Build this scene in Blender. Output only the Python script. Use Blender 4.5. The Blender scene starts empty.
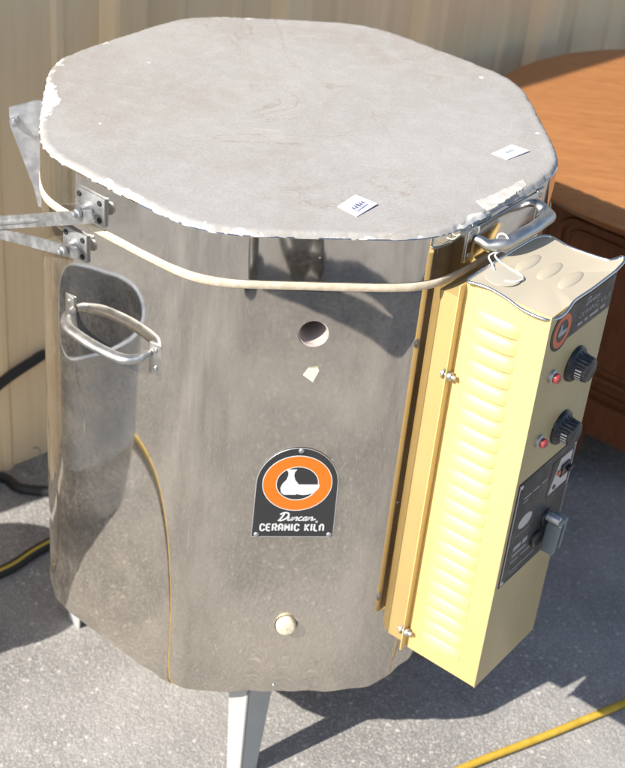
import bpy, bmesh, math, random
from mathutils import Vector, Matrix
random.seed(7)
R = math.radians
C = bpy.context.scene.collection
SC = bpy.context.scene

# ------------------------------------------------------------------ camera
cd = bpy.data.cameras.new('camera'); cam = bpy.data.objects.new('camera', cd); C.objects.link(cam)
SC.camera = cam
_yaw, _pitch, _roll = R(-1.52657), R(34.58618), R(5.88328)
fw = Vector((math.sin(_yaw)*math.cos(_pitch), math.cos(_yaw)*math.cos(_pitch), -math.sin(_pitch)))
_r = fw.cross(Vector((0, 0, 1))).normalized(); _u = _r.cross(fw)
r2 = _r*math.cos(_roll) + _u*math.sin(_roll); u2 = -_r*math.sin(_roll) + _u*math.cos(_roll)
M = Matrix((r2, u2, -fw)).transposed().to_4x4(); M.translation = Vector((0.10255, -1.75919, 1.73456))
cam.matrix_world = M
cd.sensor_fit = 'VERTICAL'; cd.sensor_height = 36; cd.sensor_width = 29.3; cd.lens = 1448.41*36/768
cd.clip_start = 0.02; cd.clip_end = 500
cd.dof.use_dof = True; cd.dof.focus_distance = 1.62; cd.dof.aperture_fstop = 9

# ------------------------------------------------------------------ light
SUN_EL, SUN_AZ = R(38.5), R(40.5)          # elevation; azimuth in which the light travels
w = bpy.data.worlds.new('World'); SC.world = w; w.use_nodes = True
nt = w.node_tree; bg = nt.nodes['Background']
sky = nt.nodes.new('ShaderNodeTexSky'); sky.sky_type = 'NISHITA'; sky.sun_disc = False
sky.sun_elevation = SUN_EL; sky.sun_rotation = R(229)
nt.links.new(sky.outputs[0], bg.inputs[0]); bg.inputs[1].default_value = 0.095
sd = bpy.data.lights.new('sun', 'SUN'); sd.energy = 4.2; sd.angle = R(0.5); sd.color = (1, 0.955, 0.88)
sun = bpy.data.objects.new('sun', sd); C.objects.link(sun)
_d = Vector((math.cos(SUN_AZ)*math.cos(SUN_EL), math.sin(SUN_AZ)*math.cos(SUN_EL), -math.sin(SUN_EL)))
sun.rotation_euler = _d.to_track_quat('-Z', 'Y').to_euler(); sun.location = (-3, -3, 4)
SC.view_settings.view_transform = 'Standard'; SC.view_settings.look = 'None'
SC.view_settings.exposure = 0.95; SC.view_settings.gamma = 1
SC.cycles.caustics_reflective = True; SC.cycles.blur_glossy = 0.3
SC.cycles.sample_clamp_indirect = 25; SC.cycles.max_bounces = 8

# ------------------------------------------------------------------ helpers
def mat(name, col=(.5, .5, .5), rough=.5, metal=0.0, spec=.5, **kw):
    m = bpy.data.materials.new(name); m.use_nodes = True
    b = m.node_tree.nodes['Principled BSDF']
    b.inputs['Base Color'].default_value = (*col, 1); b.inputs['Roughness'].default_value = rough
    b.inputs['Metallic'].default_value = metal; b.inputs['Specular IOR Level'].default_value = spec
    for k, v in kw.items(): b.inputs[k].default_value = v
    return m
class G:
    """tiny node-graph helper on a material"""
    def __init__(s, m): s.m = m; s.t = m.node_tree; s.b = s.t.nodes['Principled BSDF']
    def n(s, ty, **kw):
        x = s.t.nodes.new('ShaderNode'+ty)
        for k, v in kw.items():
            if k in x.inputs.keys(): x.inputs[k].default_value = v
            else: setattr(x, k, v)
        return x
    def l(s, a, b): s.t.links.new(a, b)
    def co(s, scale=(1, 1, 1), rot=(0, 0, 0)):
        tc = s.n('TexCoord'); mp = s.n('Mapping'); mp.inputs['Scale'].default_value = scale; mp.inputs['Rotation'].default_value = rot
        s.l(tc.outputs['Object'], mp.inputs[0]); return mp.outputs[0]
    def noise(s, vec, scale, detail=4, rough=.55, dist=0):
        x = s.n('TexNoise'); x.inputs['Scale'].default_value = scale; x.inputs['Detail'].default_value = detail
        x.inputs['Roughness'].default_value = rough; x.inputs['Distortion'].default_value = dist
        s.l(vec, x.inputs['Vector']); return x.outputs[0]
    def ramp(s, fac, stops):
        x = s.n('ValToRGB'); e = x.color_ramp.elements
        while len(e) < len(stops): e.new(.5)
        for i, (p, c) in enumerate(stops):
            e[i].position = p; e[i].color = (*c, 1) if not isinstance(c, (int, float)) else (c, c, c, 1)
        s.l(fac, x.inputs[0]); return x.outputs[0]
    def mix(s, fac, a, b, mode='MIX'):
        x = s.n('Mix'); x.data_type = 'RGBA'; x.blend_type = mode
        for i, v in ((0, fac), (6, a), (7, b)):
            if hasattr(v, 'links'): s.l(v, x.inputs[i])
            elif isinstance(v, tuple): x.inputs[i].default_value = (*v, 1)
            else: x.inputs[i].default_value = v
        return x.outputs[2]
    def math(s, op, a, b=0.0, clamp=False):
        x = s.n('Math'); x.operation = op; x.use_clamp = clamp
        for i, v in ((0, a), (1, b)):
            if hasattr(v, 'links'): s.l(v, x.inputs[i])
            else: x.inputs[i].default_value = v
        return x.outputs[0]
    def bump(s, h, strength=.3, dist=.002, prev=None):
        x = s.n('Bump'); x.inputs['Strength'].default_value = strength; x.inputs['Distance'].default_value = dist
        s.l(h, x.inputs['Height'])
        if prev is not None: s.l(prev, x.inputs['Normal'])
        return x.outputs[0]
    def base(s, o): s.l(o, s.b.inputs['Base Color'])
    def rough(s, o): s.l(o, s.b.inputs['Roughness'])
    def normal(s, o): s.l(o, s.b.inputs['Normal'])

class MB:
    """collects shapes, builds them as one mesh object"""
    def __init__(s, T=None): s.bm = bmesh.new(); s.T = T or Matrix(); s.mi = 0
    def _add(s, vs, fs, smooth=False):
        v = [s.bm.verts.new(s.T @ Vector(p)) for p in vs]; out = []
        for f in fs:
            try: F = s.bm.faces.new([v[i] for i in f]); F.material_index = s.mi; F.smooth = True; out.append(F)
            except ValueError: pass
        return v
    def box(s, lo, hi, bevel=0, X=None, taper=None):
        x0, y0, z0 = lo; x1, y1, z1 = hi
        tmp = bmesh.new(); bmesh.ops.create_cube(tmp, size=1)
        for v in tmp.verts: v.co = Vector(((x0+x1)/2+v.co.x*(x1-x0), (y0+y1)/2+v.co.y*(y1-y0), (z0+z1)/2+v.co.z*(z1-z0)))
        if bevel: bmesh.ops.bevel(tmp, geom=tmp.edges[:], offset=bevel, segments=2, affect='EDGES', profile=.5)
        s.merge(tmp, X)
    def merge(s, tmp, X=None):
        X = X or Matrix(); tmp.verts.index_update()
        s._add([X @ v.co for v in tmp.verts], [[v.index for v in f.verts] for f in tmp.faces]); tmp.free()
    def tube(s, pts, rad, seg=10, closed=False, flat=1.0, upv=(0, 0, 1), cap=True):
        pts = [Vector(p) for p in pts]; n = len(pts); rads = rad if isinstance(rad, (list, tuple)) else [rad]*n
        rings = []
        prev = None
        for i, p in enumerate(pts):
            a = pts[(i-1) % n] if (closed or i) else pts[0]; b = pts[(i+1) % n] if (closed or i < n-1) else pts[-1]
            t = (b-a).normalized()
            if prev is None:
                side = t.cross(Vector(upv))
                if side.length < 1e-4: side = t.cross(Vector((1, 0, 0)))
            else: side = prev - t*prev.dot(t)
            side.normalize(); prev = side; up = side.cross(t)
            rings.append([p + side*math.cos(2*math.pi*k/seg)*rads[i] + up*math.sin(2*math.pi*k/seg)*rads[i]*flat for k in range(seg)])
        vs = [q for r in rings for q in r]; fs = []
        for i in range(n if closed else n-1):
            j = (i+1) % n
            for k in range(seg): fs.append((i*seg+k, i*seg+(k+1) % seg, j*seg+(k+1) % seg, j*seg+k))
        if not closed and cap: fs.append(tuple(range(seg))[::-1]); fs.append(tuple((n-1)*seg+k for k in range(seg)))
        s._add(vs, fs)
    def lathe(s, prof, seg=32, X=None, cap0=True, cap1=True):
        X = X or Matrix(); vs = []; fs = []; n = len(prof)
        for r, z in prof:
            for k in range(seg):
                a = 2*math.pi*k/seg; vs.append(X @ Vector((r*math.cos(a), r*math.sin(a), z)))
        for i in range(n-1):
            for k in range(seg): fs.append((i*seg+k, i*seg+(k+1) % seg, (i+1)*seg+(k+1) % seg, (i+1)*seg+k))
        if cap0: fs.append(tuple(range(seg))[::-1])
        if cap1: fs.append(tuple((n-1)*seg+k for k in range(seg)))
        s._add(vs, fs)
    def cyl(s, c, axis, r, h, seg=24, r1=None, bevel=0):
        ax = Vector(axis).normalized(); X = Matrix.Translation(Vector(c)) @ ax.to_track_quat('Z', 'Y').to_matrix().to_4x4()
        r1 = r if r1 is None else r1
        if bevel: s.lathe([(r, 0), (r1, h-bevel), (r1-bevel*.3, h-bevel*.3), (r1-bevel, h)], seg, X)
        else: s.lathe([(r, 0), (r1, h)], seg, X)
    def prism(s, poly, z0, z1, X=None):
        X = X or Matrix(); n = len(poly)
        vs = [X @ Vector((x, y, z0)) for x, y in poly]+[X @ Vector((x, y, z1)) for x, y in poly]
        fs = [tuple(range(n))[::-1], tuple(range(n, 2*n))]+[(i, (i+1) % n, n+(i+1) % n, n+i) for i in range(n)]
        s._add(vs, fs)
    def ball(s, c, r, sc=(1, 1, 1), seg=16):
        tmp = bmesh.new(); bmesh.ops.create_uvsphere(tmp, u_segments=seg, v_segments=seg//2, radius=r)
        s.merge(tmp, Matrix.Translation(Vector(c)) @ Matrix.Diagonal((*sc, 1)))
    def build(s, name, mats, parent=None, angle=35, inv=True, loc=None):
        bm = s.bm
        bmesh.ops.recalc_face_normals(bm, faces=bm.faces[:])
        for e in bm.edges:
            if len(e.link_faces) == 2 and e.calc_face_angle(0) > R(angle): e.smooth = False
        me = bpy.data.meshes.new(name); 
        if loc is not None: bmesh.ops.translate(bm, verts=bm.verts[:], vec=-Vector(loc))
        bm.to_mesh(me); bm.free()
        for m in (mats if isinstance(mats, (list, tuple)) else [mats]): me.materials.append(m)
        o = bpy.data.objects.new(name, me); C.objects.link(o)
        if loc is not None: o.location = loc
        if parent is not None:
            o.parent = parent
            rootloc = Vector((0, 0, 0)); p = parent
            while p is not None: rootloc += p.location; p = p.parent
            o.location = (Vector(loc) if loc is not None else Vector((0,0,0))) - rootloc
        return o
def tag(o, label=None, cat=None, group=None, kind=None):
    for k, v in (('label', label), ('category', cat), ('group', group), ('kind', kind)):
        if v: o[k] = v
    return o
def empty(name, loc, label, cat, group=None):
    o = bpy.data.objects.new(name, None); C.objects.link(o); o.location = loc; o.empty_display_size = .05
    return tag(o, label, cat, group)
def frame(angdeg, d=0.0, u=0.0, z=0.0):
    """local frame x = tangent, y = outward normal... : X->t, Y->up, Z->outward normal"""
    a = R(angdeg); n = Vector((math.sin(a), -math.cos(a), 0)); t = Vector((math.cos(a), math.sin(a), 0)); up = Vector((0, 0, 1))
    m = Matrix((t, up, n)).transposed().to_4x4(); m.translation = n*d + t*u + up*z
    return m
def spline(pts, n=8, closed=False):
    P = [Vector(p) for p in pts]; out = []; N = len(P)
    for i in range(N if closed else N-1):
        g = lambda k: P[k % N] if closed else P[max(0, min(N-1, k))]
        a, b, c, d = g(i-1), g(i), g(i+1), g(i+2)
        for k in range(n):
            t = k/n; out.append(.5*((2*b)+(c-a)*t+(2*a-5*b+4*c-d)*t*t+(3*b-a-3*c+d)*t**3))
    if not closed: out.append(P[-1])
    return out

# ------------------------------------------------------------------ materials
# dusty stainless steel
def make_steel(name, dust=.35, rough=.07, vertical=True, tint=(.69, .665, .62), dustcol=(.30, .26, .21)):
    m = mat(name, tint, rough, 1.0); g = G(m)
    v = g.co(); vs = g.co((1, 1, .7)); vb = g.co((1, 1, .35))
    big = g.noise(v, 5.5, 5, .6); fine = g.noise(v, 170, 4, .7); streak = g.noise(vs, 26, 5, .7)
    sp = g.n('TexVoronoi'); sp.feature = 'F1'; sp.inputs['Scale'].default_value = 48; g.l(v, sp.inputs[0])
    speck = g.ramp(sp.outputs['Distance'], [(.05, 1.0), (.11, 0.0)])
    spm = g.ramp(g.noise(v, 9, 2), [(.56, 0.0), (.66, 1.0)])
    speck = g.math('MULTIPLY', speck, spm)
    f = g.math('MULTIPLY', g.ramp(big, [(.3, .45), (.72, 1.0)]), g.ramp(streak, [(.35, .55), (.65, 1.1)]))
    f = g.math('MULTIPLY', f, g.ramp(fine, [(.35, .6), (.65, 1.3)]))
    sx = g.n('SeparateXYZ'); g.l(v, sx.inputs[0])       # splashed dirt gets thicker towards the foot of the jacket
    low = g.n('MapRange'); g.l(sx.outputs[2], low.inputs[0]); low.inputs[1].default_value = .2; low.inputs[2].default_value = .6; low.inputs[3].default_value = 1.9; low.inputs[4].default_value = 1.0
    f = g.math('MULTIPLY', g.math('MULTIPLY', f, low.outputs[0]), dust, clamp=True)
    bl = g.ramp(g.noise(v, 3.3, 5, .7, .5), [(.52, 0.0), (.66, 1.0)]); f = g.math('ADD', f, g.math('MULTIPLY', bl, .07), clamp=True)
    f = g.math('MAXIMUM', f, g.math('MULTIPLY', speck, .55), clamp=True)
    for rz, sc0 in (((.3, .5, .2), 3.0), ((1.1, -.4, .8), 2.4)):
        sn = g.noise(g.co((90, 3, 3), rz), sc0, 2, .5); sg = g.noise(v, 7+sc0, 2)
        f = g.math('MAXIMUM', f, g.math('MULTIPLY', g.math('MULTIPLY', g.ramp(sn, [(.69, 0.0), (.73, 1.0)]), g.ramp(sg, [(.52, 0.0), (.6, 1.0)])), .35), clamp=True)
    d = g.n('BsdfDiffuse')
    dc = g.mix(g.ramp(big, [(.35, 0.0), (.65, 1.0)]), dustcol, tuple(c*1.25 for c in dustcol))
    dc = g.mix(speck, dc, (.6, .58, .54)); g.l(dc, d.inputs[0])
    g.rough(g.ramp(g.noise(v, 11, 5, .65), [(.3, rough*.6), (.75, rough*1.8)]))
    h = g.noise(vb, 4.2, 2, .45); bp = g.bump(h, .30, .006); bp = g.bump(g.noise(v, 14, 2), .04, .001, bp)
    g.normal(bp)
    mx = g.n('MixShader'); g.l(f, mx.inputs[0]); g.l(g.b.outputs[0], mx.inputs[1]); g.l(d.outputs[0], mx.inputs[2])
    out = m.node_tree.nodes['Material Output']; g.l(mx.outputs[0], out.inputs['Surface'])
    return m
STEEL = make_steel('dusty_stainless_steel', .16, .022, tint=(.59, .555, .50))
STEEL_LID = make_steel('lid_band_steel', .12, .03, tint=(.58, .56, .52))
def make_metal(name, col, rough, metal=1.0, bs=60, bst=.08):
    m = mat(name, col, rough, metal); g = G(m); v = g.co()
    n = g.noise(v, bs, 4, .6)
    g.rough(g.ramp(n, [(.3, rough*.75), (.7, min(1, rough*1.4))]))
    c = g.mix(g.noise(v, bs*.4, 3), tuple(x*.92 for x in col), tuple(min(1, x*1.05) for x in col)); g.base(c)
    g.normal(g.bump(n, bst, .001)); return m
ALU = make_metal('cast_aluminium', (.50, .49, .47), .40)
ZINC = make_metal('zinc_plated_steel', (.50, .505, .51), .48)
PLATE = make_metal('bracket_plate_steel', (.42, .42, .42), .55)
PLATE_PALE = make_metal('galvanised_plate', (.60, .61, .63), .5)
LEG = make_metal('grey_painted_leg', (.40, .405, .40), .5, 0.0, 40, .15)
CHROME = make_metal('polished_trim', (.66, .65, .63), .16)
SLOT_SHADE = mat('louvre_slot_shade', (.10, .07, .03), .8)  # shade below the louvre lips, put into the colour
DARKHOLE = mat('dark_hole', (.02, .02, .02), .8)

# refractory cement of the lid top
CEM = mat('lid_top_cement', (.55, .53, .52), .8, spec=.12); g = G(CEM); v = g.co()
n1 = g.noise(v, 6, 6, .6); n2 = g.noise(v, 45, 4, .6); n3 = g.noise(v, 4.6, 6, .6, .8); crk = g.noise(g.co((1, 1, 1), (0, 0, .4)), 3.1, 6, .62, 1.2)
c = g.mix(g.ramp(n1, [(.35, 0.0), (.68, 1.0)]), (.335, .316, .295), (.372, .353, .332))
c = g.mix(g.math('MULTIPLY', g.ramp(n3, [(.52, 0.0), (.72, 1.0)]), .6), c, (.31, .265, .225))
c = g.mix(g.math('MULTIPLY', g.ramp(n2, [(.45, 0.0), (.75, 1.0)]), .4), c, (.43, .42, .41))
vor = g.n('TexVoronoi'); vor.inputs['Scale'].default_value = 15; g.l(v, vor.inputs[0])
dots = g.math('MULTIPLY', g.ramp(vor.outputs['Distance'], [(.035, 1.0), (.06, 0.0)]), g.ramp(g.noise(v, 7, 2), [(.52, 0.0), (.56, 1.0)]))
c = g.mix(dots, c, (.88, .87, .85))
at = g.n('Attribute'); at.attribute_name = 'edge'
chipn = g.noise(v, 34, 5, .68); chipb = g.noise(v, 9, 3, .5)
hair = g.ramp(g.math('ABSOLUTE', g.math('SUBTRACT', crk, .5)), [(.0, 1.0), (.006, 0.0)]); hair = g.math('MULTIPLY', hair, g.ramp(g.noise(v, 3.7, 2), [(.55, 0.0), (.62, .55)])); c = g.mix(hair, c, (.26, .21, .16))
scr = g.ramp(g.noise(g.co((4, 120, 1), (0, 0, .35)), 2.5, 2), [(.68, 0.0), (.74, .5)]); c = g.mix(g.math('MULTIPLY', scr, g.ramp(g.noise(v, 5.1, 2), [(.52, 0.0), (.6, 1.0)])), c, (.52, .50, .48))
scr2 = g.ramp(g.noise(g.co((100, 5, 1), (0, 0, -.6)), 2.5, 2), [(.70, 0.0), (.75, .5)]); c = g.mix(g.math('MULTIPLY', scr2, g.ramp(g.noise(v, 6.1, 2), [(.54, 0.0), (.6, 1.0)])), c, (.28, .265, .25))
grn = g.noise(v, 240, 3, .7); c = g.mix(1.0, c, g.ramp(grn, [(.3, .90), (.7, 1.08)]), 'MULTIPLY')
e = g.math('ADD', at.outputs['Fac'], g.math('MULTIPLY', g.math('SUBTRACT', chipn, .5), 1.5))
e = g.math('ADD', e, g.math('MULTIPLY', g.math('SUBTRACT', chipb, .5), 1.1))
chip = g.ramp(e, [(.79, 0.0), (.83, 1.0)])
c = g.mix(chip, c, g.mix(g.noise(v, 90, 3), (.56, .525, .475), (.70, .67, .63))); g.base(c)
sc_ = g.noise(g.co((3, 60, 1), (0, 0, .5)), 6, 2)
bp = g.bump(g.math('SUBTRACT', n2, g.math('MULTIPLY', chip, .8)), .25, .0015); bp = g.bump(sc_, .04, .001, bp); g.normal(bp)
g.rough(g.ramp(n1, [(.3, .75), (.7, .9)]))

def speckled(name, c0, c1, scale, rough=.9, bst=.4, bd=.002, detail=5):
    m = mat(name, c0, rough, spec=.2); g = G(m); v = g.co(); n = g.noise(v, scale, detail, .65)
    g.base(g.mix(g.ramp(n, [(.35, 0.0), (.65, 1.0)]), c0, c1)); g.normal(g.bump(n, bst, bd)); return m
BRICK = speckled('firebrick_rim', (.52, .43, .31), (.66, .57, .44), 90)
BRICKIN = speckled('firebrick_hole', (.42, .36, .33), (.54, .48, .44), 70)
PLASTER = speckled('white_plaster', (.44, .41, .37), (.58, .55, .51), 60)
PLUGM = speckled('peephole_plug_clay', (.62, .54, .38), (.74, .67, .52), 120, .8, .6)
FLAKEM = speckled('cream_flake', (.50, .50, .38), (.60, .59, .47), 60, .8, .2)

# asphalt
ASPH = mat('worn_asphalt', (.3, .3, .3), .92, spec=.15); g = G(ASPH); v = g.co()
vo = g.n('TexVoronoi'); vo.inputs['Scale'].default_value = 260; vo.inputs['Randomness'].default_value = 1; g.l(v, vo.inputs[0])
vo2 = g.n('TexVoronoi'); vo2.inputs['Scale'].default_value = 110; g.l(v, vo2.inputs[0])
cell = g.n('SeparateColor'); g.l(vo.outputs['Color'], cell.inputs[0])
stone = g.ramp(cell.outputs[0], [(0, (.23, .218, .205)), (.3, (.315, .30, .282)), (.75, (.41, .39, .368)), (1, (.52, .49, .455))])
grit = g.ramp(vo.outputs['Distance'], [(.2, 1.0), (.62, .0)])
c = g.mix(grit, (.245, .234, .222), stone)
c2 = g.n('SeparateColor'); g.l(vo2.outputs['Color'], c2.inputs[0])
c = g.mix(g.math('MULTIPLY', g.ramp(c2.outputs[1], [(.90, 0.0), (.94, .6)]), g.ramp(vo2.outputs['Distance'], [(.25, 1.0), (.45, 0.0)])), c, (.66, .61, .55))
big = g.noise(v, 3.2, 6, .62); c = g.mix(1.0, c, g.ramp(big, [(.3, .86), (.7, 1.12)]), 'MULTIPLY')
med = g.noise(v, 22, 5, .6); c = g.mix(1.0, c, g.ramp(med, [(.3, .91), (.7, 1.08)]), 'MULTIPLY')
fg = g.noise(v, 420, 3, .8); c = g.mix(1.0, c, g.ramp(fg, [(.35, .72), (.65, 1.25)]), 'MULTIPLY')
pit = g.noise(v, 130, 3, .7); c = g.mix(g.ramp(pit, [(.28, .75), (.36, 0.0)]), c, (.10, .095, .09))
oil = g.noise(v, 7.5, 5, .6, .4); c = g.mix(g.ramp(oil, [(.62, 0.0), (.72, .45)]), c, (.16, .15, .14))
pale = g.noise(g.co((1, 1, 1), (0, 0, 1)), 2.1, 5, .55); c = g.mix(g.ramp(pale, [(.44, 0.0), (.68, .45)]), c, (.52, .49, .46))
g.base(c)
h = g.math('SUBTRACT', g.math('MULTIPLY', g.noise(v, 320, 3, .7), 1.3), vo.outputs['Distance']); h = g.math('SUBTRACT', h, g.math('MULTIPLY', vo2.outputs['Distance'], 1.1))
g.normal(g.bump(h, .38, .0020))

# tan painted wall steel
WALLM = mat('tan_painted_steel', (.40, .31, .19), .65, spec=.25); g = G(WALLM); v = g.co((1, 1, .25)); n = g.noise(v, 9, 5, .6); st = g.noise(g.co((18, 18, .7)), 3, 4, .6)
c = g.mix(g.ramp(n, [(.3, 0.0), (.7, 1.0)]), (.80, .61, .37), (.86, .68, .44)); c = g.mix(g.math('MULTIPLY', g.ramp(st, [(.5, 0.0), (.75, 1.0)]), .4), c, (.66, .50, .31)); g.base(c)
g.normal(g.bump(g.noise(g.co(), 6, 3), .15, .004))

# yellow enamel
def yellow(name, a, b, dirt=.25):
    m = mat(name, a, .38); g = G(m); v = g.co(); n = g.noise(v, 7, 5, .6); s_ = g.noise(v, 38, 5, .7)
    c = g.mix(n, a, b); c = g.mix(g.math('MULTIPLY', g.ramp(s_, [(.6, 0.0), (.72, 1.0)]), dirt), c, (.42, .33, .17)); g.base(c)
    g.rough(g.ramp(n, [(.3, .3), (.7, .48)])); g.normal(g.bump(g.noise(v, 260, 2), .06, .0004)); return m
YEL = yellow('cream_yellow_enamel', (.67, .475, .18), (.70, .51, .205), .2)
YEL_SHADE = yellow('cream_yellow_shaded_front', (.50, .395, .205), (.40, .315, .165), .9)  # box enamel darkened for the shaded front, plus real smudges
YELB = yellow('dirty_ochre_mirrored_yellow', (.40, .285, .11), (.46, .335, .14), .9)  # ochre stands in for the box side mirrored in steel, with dirt specks
COVER = yellow('dusty_cream_cover', (.49, .425, .31), (.43, .375, .285), .45)
BLACKP = mat('black_plastic', (.018, .018, .02), .28)
BLACKN = make_metal('black_nameplate', (.028, .028, .03), .38, 0.0, 50, .03)
WHITE = mat('white_print', (.62, .62, .62), .5)
PALE = mat('pale_print', (.66, .68, .72), .5)
GREYP = mat('grey_print', (.36, .36, .37), .5)
ORANGE = mat('orange_print', (.80, .16, .008), .4)
REDOR = mat('faded_red_print', (.62, .14, .06), .45)
SILV = mat('silver_print', (.55, .56, .58), .35, .6)
REDL = mat('red_indicator_lens', (.26, .03, .03), .2); REDL.node_tree.nodes['Principled BSDF'].inputs['Coat Weight'].default_value = .6
LEVER = mat('grey_plastic_lever', (.16, .19, .20), .4)
PAPER = mat('white_paper', (.74, .76, .84), .6)
INK = mat('blue_ink', (.06, .07, .22), .6)
STRING = speckled('white_cotton_string', (.72, .70, .66), (.86, .85, .82), 400, .9, .5, .0005)
TAGM = mat('pale_tag_card', (.43, .385, .31), .85)

# wood
def wood(name, a, b, c_, rough, rot=0.6, sc=(2.5, 26, 26), coat=.2):
    m = mat(name, a, rough); g = G(m); v = g.co(sc, (0, 0, rot)); n = g.noise(v, 2.2, 6, .6, .8); n2 = g.noise(g.co(tuple(x*4 for x in sc), (0, 0, rot)), 4, 3, .6)
    n3 = g.noise(g.co(), 3, 4, .6)
    c = g.mix(g.ramp(n, [(.3, 0.0), (.7, 1.0)]), a, b); c = g.mix(g.math('MULTIPLY', g.ramp(n2, [(.45, 0.0), (.75, 1.0)]), .75), c, c_)
    c = g.mix(g.math('MULTIPLY', n3, .35), c, c_); g.base(c)
    g.b.inputs['Coat Weight'].default_value = coat; g.b.inputs['Coat Roughness'].default_value = .3; g.b.inputs['Specular IOR Level'].default_value = .3
    g.normal(g.bump(n2, .08, .001)); return m
WOODT = wood('orange_wood_top', (.38, .16, .055), (.49, .22, .082), (.20, .07, .022), .36, .5, (2.0, 34, 34), .08)
WOODC = wood('dark_wood_cabinet', (.16, .052, .018), (.21, .075, .028), (.09, .028, .010), .3, 0, (16, 16, 1.5), .4)
WOODE = wood('brown_wood_edge', (.30, .12, .045), (.36, .15, .06), (.20, .08, .03), .35)
HOSEY = speckled('yellow_rubber', (.46, .29, .03), (.64, .42, .06), 30, .5, .2)
HOSEB = mat('black_rubber', (.022, .022, .022), .5)
STRIPE = mat('yellow_stripe', (.52, .38, .05), .5)

# ------------------------------------------------------------------ ground
m_ = MB(); m_._add([(-60, -60, 0), (60, -60, 0), (60, 60, 0), (-60, 60, 0)], [(0, 1, 2, 3)])
tag(m_.build('ground', ASPH), 'weathered grey asphalt yard', None, None, 'structure')

# ------------------------------------------------------------------ corrugated wall
WAZ = R(46); wt = Vector((math.cos(WAZ), math.sin(WAZ), 0)); wn = Vector((math.sin(WAZ), -math.cos(WAZ), 0)); w0 = Vector((-.49, .38, 0))
prof = []
pitch = .372
k = -3
while k < 13:
    s0 = .595 + (k-1)*pitch
    prof += [(s0-.048, 0), (s0-.033, .024), (s0-.026, .028), (s0+.026, .028), (s0+.033, .024), (s0+.048, 0)]
    for q in (.118, .245):
        prof += [(s0+q-.014, 0), (s0+q-.006, .006), (s0+q+.006, .006), (s0+q+.014, 0)]
    k += 1
m_ = MB(); vs = []; n = len(prof)
for z in (0.0, 1.78):
    for s_, d in prof: vs.append(w0 + wt*s_ + wn*d + Vector((0, 0, z)))
for z in (0.0, 1.78):
    for s_, d in prof: vs.append(w0 + wt*s_ + wn*(d-.0035) + Vector((0, 0, z)))
fs = []
for i in range(n-1):
    fs += [(i, i+1, n+i+1, n+i), (2*n+i, 3*n+i, 3*n+i+1, 2*n+i+1), (n+i, n+i+1, 3*n+i+1, 3*n+i), (i, 2*n+i, 2*n+i+1, i+1)]
fs += [(0, n, 3*n, 2*n), (n-1, 2*n-1+n*0+0, 4*n-1, 3*n-1)]
m_._add(vs, fs[:-1])
WL = empty('metal_wall', w0, 'tan ribbed sheet metal wall behind the kiln and the wooden table', 'wall')
m_.build('ribbed_sheet', WALLM, WL, 25)
m_ = MB(Matrix.Translation(w0) @ Matrix.Rotation(WAZ, 4, 'Z'))
m_.box((-.94, -.045, 1.775), (4.9, .012, 1.80), .003); m_.build('cap_rail', WALLM, WL)

# ------------------------------------------------------------------ table
TC = Vector((.76, .87, 0)); TH = .60
T = empty('drum_table', TC, 'round orange-brown wooden cabinet table beside the ribbed wall', 'table')
X = Matrix.Translation(TC)
m_ = MB(X); m_.lathe([(.30, .565), (.425, .565), (.432, .568), (.436, .573), (.436, .578), (.447, .581), (.455, .586), (.459, .592), (.457, .597), (.452, .5995), (.40, .600)], 96, cap0=False)
top = m_.build('tabletop', [WOODT, WOODE], T, 50)
for p in top.data.polygons:
    if p.normal.z < .3: p.material_index = 1
m_ = MB(X @ Matrix.Rotation(R(-34), 4, 'Z')); 
def octp(r, n=8, o=0): return [(r*math.cos(2*math.pi*(i+.5)/n+o), r*math.sin(2*math.pi*(i+.5)/n+o)) for i in range(n)]
m_.prism(octp(.385), .19, .565); m_.build('cabinet', WOODC, T)
m_ = MB(X @ Matrix.Rotation(R(-34), 4, 'Z')); m_.prism(octp(.40), .545, .5648)
for r, a, b in ((.392, .185, .20), (.408, .125, .187), (.40, .105, .127)): m_.prism(octp(r), a, b)
m_.build('moulding', WOODC, T)
ap_ = .385*math.cos(math.pi/8); hw = .385*math.sin(math.pi/8)
for kf in range(8):
    an = R(-34)+2*math.pi*kf/8
    nn = Vector((math.cos(an), math.sin(an), 0)); tt = Vector((-math.sin(an), math.cos(an), 0))
    def P(u, z, d=0): return TC+nn*(ap_+d)+tt*u+Vector((0, 0, z))
    m_ = MB()
    def rr(u0, u1, z0, z1, r):
        out = []
        for cx, cz, a0 in ((u1-r, z1-r, 0), (u0+r, z1-r, 90), (u0+r, z0+r, 180), (u1-r, z0+r, 270)):
            for q in range(7): a = R(a0+q*15); out.append((cx+r*math.cos(a), cz+r*math.sin(a)))
        return out
    m_.tube([P(u, z, .002) for u, z in rr(-hw+.032, hw-.032, .225, .52, .035)], .0075, 8, closed=True)
    m_.tube([P(u, z, .001) for u, z in rr(-hw+.05, hw-.05, .243, .502, .028)], .004, 8, closed=True)
    m_.tube([P(-hw, .20), P(-hw, .545)], .009, 8)
    m_.build('panel_moulding', WOODC, T)
    if kf % 2 == 0:
        m_ = MB(); m_.tube([TC+nn*.36+Vector((0, 0, .11)), TC+nn*.375+Vector((0, 0, .05)), TC+nn*.39+Vector((0, 0, 0))], [.03, .022, .018], 10); m_.build('foot', WOODC, T)

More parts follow.
